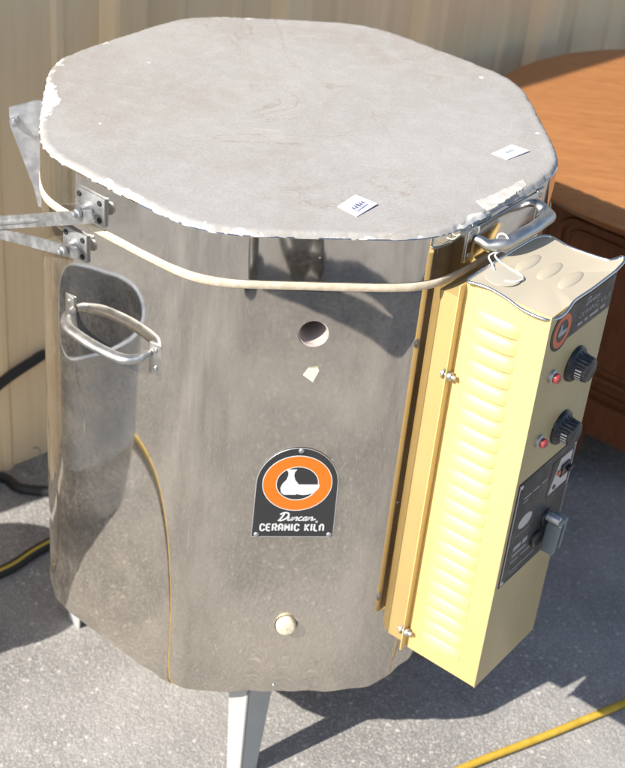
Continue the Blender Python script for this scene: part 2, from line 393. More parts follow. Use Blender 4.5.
# ------------------------------------------------------------------ kiln
PHI = 10.1713
_oc = {}
def octo(ap, r, seg=14, phi=PHI, jitter=0, NP=240):
    """eight flat sides blended into soft corners (a gaussian-smoothed octagon), like rolled sheet"""
    if (ap, r) in _oc: return _oc[(ap, r)]
    sig = r*.27; n = 960; Rv = ap/math.cos(math.pi/8); side = 2*ap*math.tan(math.pi/8); P = []
    for k in range(8):
        c0, c1 = R(phi+(k-.5)*45), R(phi+(k+.5)*45); a0 = (Rv*math.sin(c0), -Rv*math.cos(c0)); a1 = (Rv*math.sin(c1), -Rv*math.cos(c1))
        for j in range(n//8): t = j/(n//8); P.append((a0[0]+(a1[0]-a0[0])*t, a0[1]+(a1[1]-a0[1])*t))
    ds = side/(n//8); K_ = int(3.2*sig/ds); w_ = [math.exp(-.5*(i*ds/sig)**2) for i in range(-K_, K_+1)]; W_ = sum(w_); out = []
    for i in range(0, n, n//NP):
        x = sum(w_[q+K_]*P[(i+q) % n][0] for q in range(-K_, K_+1))/W_; y = sum(w_[q+K_]*P[(i+q) % n][1] for q in range(-K_, K_+1))/W_
        out.append((x, y))
    _oc[(ap, r)] = out
    return out
RB = .328
K = empty('pottery_kiln', (0, 0, 0), 'dusty stainless steel eight-sided ceramic kiln with a yellow control box', 'kiln')
def loft(mb, loops, closed=True, cap0=False, cap1=False):
    n = len(loops[0]); vs = [p for l in loops for p in l]; fs = []
    for i in range(len(loops)-1):
        for k in range(n): fs.append((i*n+k, i*n+(k+1) % n, (i+1)*n+(k+1) % n, (i+1)*n+k))
    if cap0: fs.append(tuple(range(n))[::-1])
    if cap1: fs.append(tuple((len(loops)-1)*n+k for k in range(n)))
    mb._add(vs, fs)
def wob(ap, r, z, amp=0, seed=0, az=0.0):
    rnd = random.Random(seed); ph = [rnd.uniform(0, 6.28) for _ in range(6)]
    out = []
    for x, y in octo(ap, r):
        a = math.atan2(y, x); f = sum(math.sin(a*k_*(i+2)+ph[i]) for i, k_ in enumerate((3, 5, 7, 9, 6, 8)))/6
        f2 = sum(math.sin(a*k_*(i+2)+ph[5-i]) for i, k_ in enumerate((2, 5, 9, 6, 7, 4)))/6
        L = math.hypot(x, y); out.append((x*(1+amp*f/L), y*(1+amp*f/L), z+az*f2))
    return out
# body shell: steel jacket around brick, two peepholes bored through the front facet
m_ = MB()
loops = [wob(RB-.075, .10, .211), wob(RB-.004, .122, .210, .0022, 3, .0035), wob(RB-.0005, .124, .212, .0028, 3, .0035), wob(RB, .124, .220, .0020, 3, .002)]
loops += [wob(RB, .124, z) for z in (.25, .310, .378, .50, .62, .74, .782, .848)] + [wob(RB, .124, .8745), wob(RB-.075, .10, .8745), wob(RB-.075, .10, .211)]
loft(m_, loops)
bmesh.ops.remove_doubles(m_.bm, verts=m_.bm.verts[:], dist=1e-5)
body = m_.build('body', [STEEL, BRICKIN], K, 30)
nf = Vector((math.sin(R(PHI)), -math.cos(R(PHI)), 0))
def bore(zc, r, u=0):
    fr = frame(PHI, RB+.01, u, zc); t_ = MB(fr); t_.mi = 0; t_.lathe([(r, -.12), (r, .01)], 40)
    c_ = t_.build('cutter', BRICKIN); md = body.modifiers.new('b', 'BOOLEAN'); md.object = c_; md.operation = 'DIFFERENCE'; md.solver = 'EXACT'
    dg = bpy.context.evaluated_depsgraph_get(); me = bpy.data.meshes.new_from_object(body.evaluated_get(dg))
    body.modifiers.clear(); body.data = me; bpy.data.objects.remove(c_)
PEEP, PLUG = .815, .344
bore(PEEP, .0185, .0015); bore(PLUG, .0165, .004)
for p in body.data.polygons:      # brick shows in the bores, under the body and inside
    c = p.center; 
    if math.hypot(c.x, c.y) < .300 and p.material_index == 0 : p.material_index = 1
for p in body.data.polygons:
    if len(p.vertices) != 4: p.use_smooth = False
for zc, r, u in ((PEEP, .0185, .0015), (PLUG, .0165, .004)):
    m_ = MB(frame(PHI, RB, u, zc)); ro, ri = r-.0003, r-.0018
    m_.lathe([(ro, -.078), (ro, -.0012), (ri, -.0018), (ri, -.078)], 40, cap0=False, cap1=False)
    m_.build('peephole_liner', BRICKIN, K, 50)
m_ = MB(); m_._add([(x, y, .213) for x, y in octo(RB-.012, .115)], [tuple(range(240))[::-1]]); loft(m_, [[(x, y, .213) for x, y in octo(RB-.012, .115)], [(x, y, .228) for x, y in octo(RB-.012, .115)]], cap1=True)
m_.build('floor_slab', PLATE, K)
m_ = MB(); loft(m_, [[(x, y, .8748) for x, y in octo(RB-.08, .10)], wob(RB+.0005, .124, .8748, .0006, 9), wob(RB+.0022, .124, .8765, .0008, 10), wob(RB+.0022, .124, .8845, .0008, 10), wob(RB+.0005, .124, .886, .0006, 9), [(x, y, .886) for x, y in octo(RB-.08, .10)]], cap0=True, cap1=True)
m_.build('brick_rim', BRICK, K, 60)
# lid
LID = MB(); RL = .330
loft(LID, [[(x, y, .8865) for x, y in octo(RL-.02, .115)], wob(RL-.001, .145, .8865, .0004, 4), wob(RL, .145, .8875, .0004, 4), wob(RL, .145, .92, .0004, 4), wob(RL, .145, .9435, .0004, 4), wob(RL-.0012, .145, .9445, .0004, 4), wob(RL-.004, .120, .9440), [(x, y, .930) for x, y in octo(RL-.012, .115)]])
lid = LID.build('lid', STEEL_LID, K, 30)
# cement top of the lid with broken edges
bm = bmesh.new(); col = []
N = len(octo(.3, .1)); M2 = 5
base = []
outl = octo(RL, .145, 14)
# resample the outline finely
pts = []
for i in range(len(outl)):
    a, b = Vector(outl[i]), Vector(outl[(i+1) % len(outl)]); L = (b-a).length; nn_ = max(1, int(L/.0035))
    for q in range(nn_): pts.append(a+(b-a)*q/nn_)
N = len(pts); rnd = random.Random(5)
def ns1(t, f, sd):
    from mathutils import noise
    return noise.noise(Vector((math.cos(t)*f, math.sin(t)*f, sd)))
rings = []
fr_in = [1.0, .997, .992, .985, .97, .95, .92, .88, .80, .6, .35, .12]
for j, fi in enumerate(fr_in):
    ring = []
    for i, p in enumerate(pts):
        t = math.atan2(p.y, p.x)
        br = max(0, ns1(t, 16, 1.3)-.12)*.7 + max(0, ns1(t, 45, 4.1))*.6 + max(0, ns1(t, 110, 2.2))*.4
        inset = .0003 + br*.0040
        L = p.length; rr_ = (L-inset)*fi if j else (L-inset)
        z = {0: .9432, 1: .9455-br*.002, 2: .9485-br*.0015}.get(j, .9497)
        if j == 0: rr_ = L+.0002-inset*.25
        if j >= 3: z += .0006*ns1(t, 3, j*.7)
        q = p.normalized()*rr_; ring.append(bm.verts.new((q.x, q.y, z)))
    rings.append(ring)
lay = None
for j in range(len(rings)-1):
    for i in range(N):
        f = bm.faces.new((rings[j][i], rings[j][(i+1) % N], rings[j+1][(i+1) % N], rings[j+1][i])); f.smooth = True
bm.faces.new(rings[-1]).smooth = True
me = bpy.data.meshes.new('lid_top'); bm.to_mesh(me); bm.free()
at = me.attributes.new('edge', 'FLOAT', 'POINT')
def chipw(t):
    # azimuth of the outline (0 = +x, -90 = towards the camera): where the coat has broken away
    d = math.degrees(t); w_ = .10
    for c0, wd, h in ((-120, 11, .42), (-101, 11, .30), (-74, 10, .16), (-58, 6, .12), (-46, 6, .42), (-33, 6, .2), (-140, 10, .12), (-170, 12, .62), (168, 7, .3), (150, 6, .25), (-8, 9, .28), (20, 8, .2), (112, 9, .4), (60, 8, .2)):
        dd = (d-c0+180) % 360-180; w_ += h*math.exp(-(dd/wd)**2)
    return w_
for i, v in enumerate(me.vertices):
    j = i//N; t = math.atan2(v.co.y, v.co.x)
    e0 = {0: .80, 1: .72, 2: .62, 3: .54, 4: .44, 5: .30, 6: .08, 7: -.2, 8: -.6}.get(j, -1.0)
    at.data[i].value = e0 + (chipw(t)-.30)*(1.25 if j < 6 else .4)
me.materials.append(CEM)
lt = bpy.data.objects.new('lid_top', me); C.objects.link(lt); lt.parent = lid
# flat white repair patch near the lid handle
pl_ = [(.233, -.200), (.246, -.186), (.262, -.166), (.278, -.146), (.290, -.128), (.2955, -.138), (.290, -.152), (.2785, -.172), (.264, -.1955), (.250, -.2180), (.2405, -.2160)]; pj = []; rq = random.Random(3)
for i in range(len(pl_)):
    a_, b_ = pl_[i], pl_[(i+1) % len(pl_)]
    for q in range(7): t = q/7; pj.append((a_[0]+(b_[0]-a_[0])*t+rq.uniform(-.0013, .0013), a_[1]+(b_[1]-a_[1])*t+rq.uniform(-.0013, .0013)))
m_ = MB(); m_.prism(pj, .9480, .9502); m_.build('plaster_patch', PLASTER, lid)

# handles: two screwed plates and a rounded bail
def handle(parent, ang, d, uc, z, half, name='handle', pw=.021, ph=.045, out=.045, bar=.0072, m=ALU, yo=0.0):
    fr = frame(ang, d, uc, z); m_ = MB(fr)
    for s_ in (-1, 1):
        x0, x1 = sorted((s_*half, s_*(half+pw)))
        yaw = Matrix.Translation((s_*half, 0, 0)) @ Matrix.Rotation(R(9*s_), 4, 'Y')
        m_.box((min(0, s_*pw), -ph/2, -.001), (max(0, s_*pw), ph/2, .0025), .0008, yaw)
        for zz in (-1, 1):
            m_.cyl(tuple(yaw @ Vector((s_*pw*.55, zz*ph*.3, .002))), (0, 0, 1), .0034, .0022, 12, bevel=.0008)
    pts = [(-half-.001, .006, .002), (-half+.001, .005, .010), (-half+.004, .002, out*.55), (-half+.018, yo*.6, out*.9), (-half+.042, yo, out*1.03), (0, yo, out*1.07), (half-.042, yo, out*1.03), (half-.018, yo*.6, out*.9), (half-.004, .002, out*.55), (half-.001, .005, .010), (half+.001, .006, .002)]
    P_ = spline(pts, 6); n_ = len(P_)
    rad = [bar*(.62+.38*min(1, min(i, n_-1-i)/(n_*.28))) for i in range(n_)]
    m_.tube(P_, rad, 14, flat=1.25)
    return m_.build(name, m, parent, 45)
handle(K, PHI-45, RB, -.0045, .7445, .0665, pw=.018, out=.032, bar=.0064)
handle(lid, PHI+45, RL, .002, .917, .066, pw=.019, out=.035, bar=.0078, yo=.008)

m_ = MB(frame(PHI+45, RL, .007, .9165)); m_.box((-.088, -.0215, .0002), (.080, .0215, .0016), .0006)
m_.build('handle_plate', CHROME, lid)
# lid prop brackets and arms
def bracket(parent, u, z, d, wd=.050, hg=.037):
    m_ = MB(frame(PHI-45, d, u, z)); m_.box((-wd/2, -hg/2, -.001), (wd/2, hg/2, .0035), .0007)
    m_.mi = 1
    for a, b in ((-.36, .3), (.34, .3), (.34, -.32)): m_.cyl((a*wd, b*hg, .003), (0, 0, 1), .0036, .0022, 10, bevel=.0007)
    m_.mi = 2
    m_.cyl((-.002, -.003, .0035), (0, 0, 1), .009, .002, 20); m_.cyl((-.002, -.003, .0055), (0, 0, 1), .0065, .010, 6); 
    m_.cyl((-.002, -.003, .0195), (0, 0, 1), .0062, .0045, 16, bevel=.0015); m_.cyl((-.002, -.003, .024), (0, 0, 1), .0034, .005, 10, bevel=.001)
    return m_.build('arm_bracket', [PLATE, DARKHOLE, ZINC], parent, 35)
tf = Vector((math.cos(R(PHI-45)), math.sin(R(PHI-45)), 0)); nfl = Vector((math.sin(R(PHI-45)), -math.cos(R(PHI-45)), 0))
ub = lambda p: Vector(p).dot(tf)
bracket(lid, ub((-.2195, -.249, 0)), .9105, RL)
bracket(K, ub((-.241, -.231, 0))-.001, .847, RB, .042, .037)
def arm(parent, p0, p1, wd, off):
    fr = frame(PHI-45, RL, 0, 0); m_ = MB(fr)
    a = Vector((p0[0], p0[1], off)); b = Vector((p1[0], p1[1], off)); d = (b-a); L = d.length
    X = Matrix.Translation(a) @ Matrix.Rotation(math.atan2(d.y, d.x), 4, 'Z')
    poly = [(-wd*.45*math.cos(R(t)), wd*.5*math.sin(R(t))) for t in range(-90, 91, 20)]
    poly2 = [(L+wd*.45*math.cos(R(t)), -wd*.5*math.sin(R(t))) for t in range(-90, 91, 20)]
    m_.prism(poly+poly2, 0, .003, X)
    return m_, X, L
up_ = (ub((-.217, -.273, 0))-.002, .9075); lp_ = (ub((-.243, -.255, 0)), .8445); jt = (ub((-.392, -.151, 0))-.03, .797)
m_, X, L = arm(K, up_, jt, .0165, .0150)
pressed = [(.085+.004*math.sin(0), 0)]
m_.tube([X @ Vector((x, 0, .0032)) for x in (.095, .11, .14, .18, .205)], [.0012, .0030, .0034, .0034, .0012], 8, flat=.6)
m_.build('prop_arm', ZINC, lid, 40)
m_, X, L = arm(K, lp_, jt, .0150, .0108); m_.cyl(X @ Vector((L, 0, -.004)), (0, 0, 1), .006, .016, 14, bevel=.001); m_.build('prop_arm', ZINC, K, 40)

# hinge plates at the left side, seen edge-on to the facet
hn = Vector((math.sin(R(PHI-90)), -math.cos(R(PHI-90)), 0)); ht = Vector((-hn.y, hn.x, 0))
def hp(d, z): return (d, z)
Xh = Matrix((Vector((-1, -.13, 0)).normalized(), Vector((0, 0, 1)), Vector((.13, -1, 0)).normalized())).transposed().to_4x4(); Xh.translation = Vector((.008, -.004, .008))
m_ = MB(Xh); m_.prism([(.336, .884), (.336, .938), (.344, .938), (.380, .9255), (.380, .9125), (.365, .893), (.343, .8885)], 0, .004)
m_.mi = 1; m_.cyl((.373, .9085, -.010), (0, 0, 1), .0042, .026, 12, bevel=.001); m_.cyl((.373, .9085, .004), (0, 0, 1), .0072, .005, 6)
m_.build('hinge_plate', [PLATE_PALE, ZINC], lid)
m_ = MB(Xh); m_.prism([(.334, .78), (.346, .782), (.352, .812), (.380, .898), (.378, .914), (.360, .914), (.338, .893), (.336, .893)], -.0045, -.0005)
m_.build('hinge_plate', PLATE_PALE, K)

# legs
for kq in range(4):
    Xl = Matrix.Rotation(R(90*kq), 4, 'Z'); m_ = MB(Xl); cx, cy = .0185, -.316
    def wing(dx, dy, a, b, th=.003):
        L0, L1 = a, b; nx, ny = (dy, -dx) if dx < 0 else (-dy, dx)
        top_ = [(cx, cy), (cx+dx*L0, cy+dy*L0)]; bot = [(cx-.002, cy+.004), (cx-.002+dx*L1, cy+.004+dy*L1)]
        vs = [(*top_[0], .2095), (*top_[1], .2095), (*bot[1], .0), (*bot[0], .0)]
        vs += [(x-nx*0+ (-dy*th if dx > 0 else dy*th), y+(dx*th if dx > 0 else -dx*th), z) for x, y, z in vs]
        m_._add(vs, [(0, 1, 2, 3), (7, 6, 5, 4), (0, 4, 5, 1), (1, 5, 6, 2), (2, 6, 7, 3), (3, 7, 4, 0)])
    wing(-.75, .66, .042, .030); wing(.66, .75, .052, .032)
    m_.build('leg', LEG, K)

# loose mineral flake
m_ = MB(frame(PHI, RB, .0035, .7585)); m_._add([(-.0095, -.002, .0015), (-.003, .0075, .0025), (.0085, .0075, .0050), (.0025, -.0105, .0035), (-.009, -.002, -.001), (-.003, .007, -.001), (.008, .007, -.001), (.002, -.010, -.001)], [(0, 1, 2), (0, 2, 3), (4, 5, 1, 0), (5, 6, 2, 1), (6, 7, 3, 2), (7, 4, 0, 3)]); m_.build('chip_of_cement', FLAKEM, K)

# ------------------------------------------------------------------ lettering made of strokes
def ribbon(mb, pts, wd, z0, z1, rnd=True, closed=False):
    pts = [Vector((p[0], p[1])) for p in pts]; n = len(pts); Lf = []; Rt = []
    for i, p in enumerate(pts):
        a = pts[i-1] if i or closed else pts[0]; b = pts[(i+1) % n] if i < n-1 or closed else pts[-1]
        t = (b-a).normalized(); nn = Vector((-t.y, t.x)); 
        if 0 < i < n-1 or closed:
            t1 = (p-a).normalized(); k_ = max(.5, nn.dot(Vector((-t1.y, t1.x)))); h_ = wd/2/k_
        else: h_ = wd/2
        Lf.append(p+nn*h_); Rt.append(p-nn*h_)
    for i in range(n if closed else n-1):
        j = (i+1) % n
        q = [Lf[i], Rt[i], Rt[j], Lf[j]]
        vs = [(v.x, v.y, z1) for v in q]+[(v.x, v.y, z0) for v in q]
        mb._add(vs, [(0, 1, 2, 3), (0, 4, 5, 1), (2, 6, 7, 3)])
    
def arc(cx, cy, r, a0, a1, n=7, ry=None):
    ry = ry or r
    return [(cx+r*math.cos(R(a0+(a1-a0)*i/n)), cy+ry*math.sin(R(a0+(a1-a0)*i/n))) for i in range(n+1)]
LET = {  # unit cell height 1
 'C': ([arc(.45, .65, .35, 10, 90, 3)[::1]+[(.35, 1)]+arc(.35, .65, .35, 90, 180, 4)[1:]+arc(.35, .35, .35, 180, 270, 4)+arc(.45, .35, .35, 270, 350, 3)], .85),
 'E': ([[(.75, 1), (.3, 1)]+arc(.3, .7, .3, 90, 180, 4)+arc(.3, .3, .3, 180, 270, 4)+[(.75, 0)], [(.02, .5), (.65, .5)]], .85),
 'R': ([[(0, 0), (0, 1), (.45, 1)]+arc(.45, .72, .28, 90, -90, 6)+[(.1, .44)], [(.4, .44), (.75, 0)]], .86),
 'A': ([[(0, 0), (0, .65)]+arc(.36, .65, .36, 180, 0, 8)+[(.72, 0)], [(0, .38), (.72, .38)]], .88),
 'M': ([[(0, 0), (0, 1)], [(0, 1), (.4, .4), (.8, 1)], [(.8, 1), (.8, 0)]], .96),
 'I': ([[(0, 0), (0, 1)]], .2),
 'K': ([[(0, 0), (0, 1)], [(.7, 1), (.1, .5), (.72, 0)]], .86),
 'L': ([[(0, 1), (0, .25)]+arc(.25, .25, .25, 180, 270, 4)+[(.6, 0)]], .74),
 'N': ([[(0, 0), (0, .65)]+arc(.34, .65, .34, 180, 0, 8)+[(.68, 0)]], .84),
 ' ': ([], .5), '4': ([[(.5, 0), (.5, 1), (0, .35), (.75, .35)]], .9),
 '9': ([arc(.35, .7, .3, -20, 340, 12), [(.65, .7), (.6, .3), (.3, 0)]], .85),
}
def letters(mb, txt, x, y, h, wd, z0, z1, gap=.34, sx=1.0, shear=0.0):
    for ch in txt:
        st, adv = LET[ch]
        for s_ in st: ribbon(mb, [(x+(px+shear*py)*h*sx, y+py*h) for px, py in s_], wd, z0, z1)
        x += (adv+gap)*h*sx
    return x
def textlen(txt, h, gap=.34, sx=1.0): return sum((LET[c][1]+gap)*h*sx for c in txt)-gap*h*sx
def script(mb, x, y, h, wd, z0, z1):
    """slanted brush script of the maker's name"""
    S = lambda pts: [(x+(px+.35*py)*h, y+py*h) for px, py in spline2(pts)]
    ribbon(mb, S([(.18, .95), (.12, .5), (.0, .02)]), wd*1.3, z0, z1)
    ribbon(mb, S([(-.22, .80), (.1, 1.04), (.55, .98), (.72, .62), (.55, .22), (.18, -.02), (-.12, .04)]), wd*1.25, z0, z1)
    ribbon(mb, S([(.88, .48), (.84, .15), (.98, .02), (1.18, .2), (1.24, .48), (1.2, .1), (1.34, .02)]), wd, z0, z1)
    ribbon(mb, S([(1.34, .02), (1.42, .46), (1.42, .1), (1.48, .36), (1.66, .48), (1.74, .3), (1.74, .02), (1.86, .04)]), wd, z0, z1)
    ribbon(mb, S([(2.24, .42), (2.1, .5), (1.94, .3), (1.98, .06), (2.2, .02), (2.36, .1)]), wd, z0, z1)
    ribbon(mb, S([(2.74, .42), (2.58, .5), (2.42, .3), (2.46, .04), (2.66, .1), (2.78, .46), (2.76, .04), (2.9, .06)]), wd, z0, z1)
    ribbon(mb, S([(2.92, .02), (2.98, .46), (2.98, .1), (3.06, .36), (3.24, .48), (3.32, .3), (3.32, .04), (3.5, .1), (3.7, .22)]), wd, z0, z1)
def spline2(pts): return [(p.x, p.y) for p in spline([(a, b, 0) for a, b in pts], 4)]
def ellipse(rx, ry, n=48, cx=0, cy=0): return [(cx+rx*math.cos(2*math.pi*i/n), cy+ry*math.sin(2*math.pi*i/n)) for i in range(n)]
def ringprism(mb, rx0, ry0, rx1, ry1, cx, cy, z0, z1, n=56):
    vs = [];
    for rx, ry, z in ((rx0, ry0, z0), (rx0, ry0, z1), (rx1, ry1, z1), (rx1, ry1, z0)): vs += [(x, y, z) for x, y in ellipse(rx, ry, n, cx, cy)]
    fs = []
    for i in range(3):
        for k in range(n): fs.append((i*n+k, i*n+(k+1) % n, (i+1)*n+(k+1) % n, (i+1)*n+k))
    mb._add(vs, fs)
def vase(mb, cx, cy, s, z0, z1, mi_a, mi_b):
    prof = [(0, -.5), (.22, -.5), (.33, -.38), (.36, -.18), (.30, .0), (.16, .2), (.11, .4), (.12, .56), (.2, .68)]
    pl = [(x, y) for x, y in prof[1:]]+[(-x, y) for x, y in prof[1:][::-1]]
    mb.mi = mi_a; mb.prism([(cx+(x-.28)*s, cy+y*s) for x, y in pl], z0, z1)
    bowl = [(-.3, .02)]+[(.28+.62*math.cos(R(t)), .02+.48*math.sin(R(t))) for t in range(190, 361, 12)]+[(.9, .02)]
    mb.mi = mi_b; mb.prism([(cx+(x-.05)*s*.95, cy+(y-.04)*s) for x, y in bowl], z0, z1+.00015)
# badge on the body
BW, BB, BT = .052, .502, .6465
fr = frame(PHI, RB, .0, 0); bc = (BB+.090)
m_ = MB(fr); rad = BW
outl_ = [(-BW-.001, BB), (BW+.001, BB), (BW, .588)]+[(BW*math.cos(R(t)), .588+.0585*math.sin(R(t))) for t in range(6, 180, 6)]+[(-BW, .588)]
m_.prism(outl_, .0004, .0016); 
badge = m_.build('badge', BLACKN, K)
m_ = MB(fr); m_.tube([(x, y, .0014) for x, y in outl_], .0006, 6, closed=True); m_.build('badge_edge', SILV, badge)
cy_ = .588
m_ = MB(fr); cy_ = .5905; ringprism(m_, .0435, .0435, .0270, .0270, 0, cy_, .0015, .0019)
m_.mi = 1
ringprism(m_, .0445, .0445, .0435, .0435, 0, cy_, .0015, .00195); ringprism(m_, .0272, .0272, .0262, .0262, 0, cy_, .0015, .00195)
vase(m_, 0.001, cy_-.001, .0345, .0015, .0020, 1, 2)
m_.build('emblem', [ORANGE, WHITE, PALE], badge)
m_ = MB(fr); h = .0108; sx_ = .083/textlen('CERAMIC KILN', h, .36, 1.0); letters(m_, 'CERAMIC KILN', -.0425, .5125, h, .0023, .0015, .0019, .36, sx_)
script(m_, -.0190, .5295, .0125, .0019, .0015, .0019)
ringprism(m_, .0016, .0016, .0010, .0010, .030, .5275, .0015, .0019, 12)
m_.build('lettering', WHITE, badge)
for u, z in ((-BW+.005, BB+.004), (BW-.004, BB+.004), (.001, BT-.004)):
    m_ = MB(fr); m_.ball((u, z, .0018), .0036, (1, 1, .55), 14); m_.build('rivet', ZINC, badge)

# small weld screw at the lower rim of the body
m_ = MB(frame(PHI, RB, -.004, .2245)); m_.ball((0, 0, 0), .0036, (1, 1, .6), 12); m_.build('screw', CHROME, K)

# ------------------------------------------------------------------ control box
BA = 56.45; U0, U1, D0, D1, Z0, Z1 = -.130, .0216, .360, .4736, .3163, .9035
FB = frame(BA, 0, 0, 0)          # x = along the front, y = up, z = away from the kiln
m_ = MB(FB)
th = .0015
m_.box((U0, Z0, D0), (U0+th, Z1-.001, D1), .0004)              # left side sheet
m_.box((U1-th, Z0, D0), (U1, Z1-.001, D1), .0004)              # right side sheet
m_.box((U0+th, Z0, D1-.012), (U1-th, Z0+th, D1-th), 0); m_.box((U0+th, Z0, D0), (U1-th, Z0+th, D1-.012), 0)
box = m_.build('control_box', YEL, K, 30)
# pressed louvres on the left side
lm = MB(FB); nl = 23
for i in range(nl):
    zc = Z1-.0385-i*(.0232); 
    L0, L1 = D0+.016+.0008*i*.3, D0+.078+.001*i*.3; nseg = 20; mseg = 7; vs = []; fs = []
    for a in range(nseg+1):
        x = a/nseg; prof_ = (1-abs(2*x-1)**3.2)**.8 if 0 < x < 1 else 0
        for b in range(mseg+1):
            y = b/mseg; bul = .0056*prof_*math.sin(y*math.pi*.62)**.9*(1 if y < 1 else 1)
            # profile: rises smoothly from the top, stays open at the lower lip
            vs.append((U0-.0004-bul, zc+.0075-.0155*y, L0+(L1-L0)*x))
    for a in range(nseg):
        for b in range(mseg): q = a*(mseg+1)+b; fs.append((q, q+1, q+mseg+2, q+mseg+1))
    # dark strip under the lip, painted as the shade inside the slot
    base_i = len(vs)
    for a in range(nseg+1):
        x = a/nseg; prof_ = (1-abs(2*x-1)**3.2)**.8 if 0 < x < 1 else 0; bul = .0056*prof_*math.sin(math.pi*.62)**.9
        vs.append((U0-.0004-bul, zc-.0080, L0+(L1-L0)*x)); vs.append((U0-.0002, zc-.0086, L0+(L1-L0)*x))
    lm.mi = 0; lm._add(vs, fs)
    lm.mi = 1; w2 = []; f2 = []
    for a in range(nseg+1):
        x = a/nseg; prof_ = (1-abs(2*x-1)**3.2)**.8 if 0 < x < 1 else 0; bul = .0056*prof_*math.sin(math.pi*.62)**.9
        w2.append((U0-.0004-bul*.96, zc-.00805, L0+(L1-L0)*x)); w2.append((U0-.0003-bul*.25, zc-.0080-.0016*prof_, L0+(L1-L0)*x))
    for a in range(nseg): q = 2*a; f2.append((q, q+1, q+3, q+2))
    lm._add(w2, f2); lm.mi = 0
lv = lm.build('louvre_panel', [YEL, SLOT_SHADE], box, 50)
# front panel
m_ = MB(FB); m_.box((U0-.0006, Z0-.0008, D1-.001), (U1+.0006, Z1, D1+.0006), .0005); m_.build('front_panel', YEL_SHADE, box)
# mounting flange with bolts
m_ = MB(FB); m_.box((U0-.0125, Z0, D0-.0012), (U0-.0002, Z1-.004, D0+.0003), .0004); m_.build('mounting_flange', YEL, box)
m_ = MB(FB); m_.box((U0+.0125, Z0-.010, .3105), (U1-.006, Z1-.036, D0-.0125), .001); m_.build('added_gap_spacer', YELB, box)  # added to stop sunlight passing between body and box; ochre imitates a reflection
for zb in (.773, .349):
    m_ = MB(FB); q = Matrix.Translation((U0-.0070, zb, .350)); m_.lathe([(.0, 0), (.0030, 0), (.0030, .0035), (.0068, .0036), (.0068, .0056), (.0034, .0057), (.0034, .0112), (.0058, .0113), (.0058, .0150), (.0032, .0151), (.0032, .0200), (.0022, .0206)], 12, q, cap0=False)
    m_.build('mounting_bolt', ZINC, box)
# top cover: a dusty sheet with a rolled bright rim that dips over the near corner
def edgez(u, d):
    e = .9045
    a = max(0, 1-(u-U0)/.045)
    f = (d-D0)/(D1-D0)
    dip = -.0115*math.exp(-((f-.86)/.26)**2) + .002*math.exp(-((f-.25)/.15)**2)
    e += a*dip
    return e
rim = []
for f, du, dz in ((.03, -.004, 0), (.12, -.0045, .001), (.25, -.003, .0018), (.36, -.002, .0005), (.5, -.003, -.001), (.62, -.0045, -.0035), (.74, -.005, -.0050), (.87, -.004, -.0055), (.97, .000, -.0055)):
    rim.append((U0+du, .9045+dz, D0+f*(D1-D0)))
rim += [(U0+.012, .8995, D1+.0030), (U0+.024, .9005, D1+.0035), (U0+.035, .9025, D1+.0025), (U0+.045, .9040, D1+.001), (U0+.058, .9040, D1+.0), (U0+.09, .9045, D1+.0015), (U1-.012, .905, D1+.001), (U1-.002, .907, D1+.0015), (U1+.013, .911, D1+.001), (U1+.018, .912, D1-.005), (U1+.008, .9095, D1-.011), (U1+.0035, .908, D1-.020), (U1+.003, .905, D0+.05), (U1+.006, .905, D0+.030), (U1+.007, .9055, D0+.016), (U1-.004, .906, D0+.008), (U1-.03, .906, D0+.004), (U0+.02, .905, D0+.002)]
RIM = spline(rim, 5, closed=True)
m_ = MB(FB); m_.tube(RIM, .0019, 8, closed=True); tr = m_
m_ = MB(FB); cc = Vector(((U0+U1)/2, .9047, (D0+D1)/2)); loops_ = []
for f in (1, .97, .9, .78, .6, .4, .2, .05):
    l_ = []
    for p in RIM:
        q = cc+(p-cc)*f; zz = .9047+(p.y-.9047)*f**3.0; l_.append((q.x, zz, q.z))
    loops_.append(l_)
loft(m_, loops_, cap1=True)
for uu, dd in ((-.060, .391), (-.057, .419), (-.057, .447)):     # long pressed vents
    X = Matrix.Translation((uu+.012, .9045, dd-.006)); m_.ball((uu+.014, .9042, dd), 1, (.027, .0030, .0088), 24)
cov = m_.build('top_cover', COVER, box, 50)
tr.build('rolled_rim', CHROME, box, 50)
# nameplate on the front
FD = FB @ Matrix.Translation((0, 0, D1+.0006))
m_ = MB(FD); cxn, czn, rn = -.0995, .8730, .0235
poly = [(.0195, .8985), (.0195, .8545)]+[(cxn+rn*math.cos(R(t)), czn+.0265*math.sin(R(t))) for t in range(-40, -331, -10)]+[(-.072, .8985)]
poly = [(.0195, .9005), (.0195, .8545), (-.082, .8545)]+[(cxn+rn*math.cos(R(t)), czn+.0265*math.sin(R(t))) for t in range(-45, -270, -9)]+[(cxn, .9005)]
m_.prism(poly[::-1], 0, .0010); npl = m_.build('nameplate', BLACKN, box)
m_ = MB(FD); ringprism(m_, .0195, .0225, .0128, .0148, cxn, czn, .0009, .0013, 40); m_.mi = 1; vase(m_, cxn+.001, czn, .0135, .0009, .0014, 1, 1)
m_.build('emblem', [REDOR, GREYP], npl)
m_ = MB(FD); script(m_, -.048, .8855, .0085, .0012, .0009, .0013); letters(m_, 'CERAMIC KILN', -.060, .8725, .0062, .0011, .0009, .0013, .34, .95)
for a, b in ((-.061, -.050), (-.044, -.038), (-.032, -.012), (-.006, .004)): ribbon(m_, [(a, .8635), (b, .8635)], .0036, .0009, .0012)
m_.build('lettering', GREYP, npl)
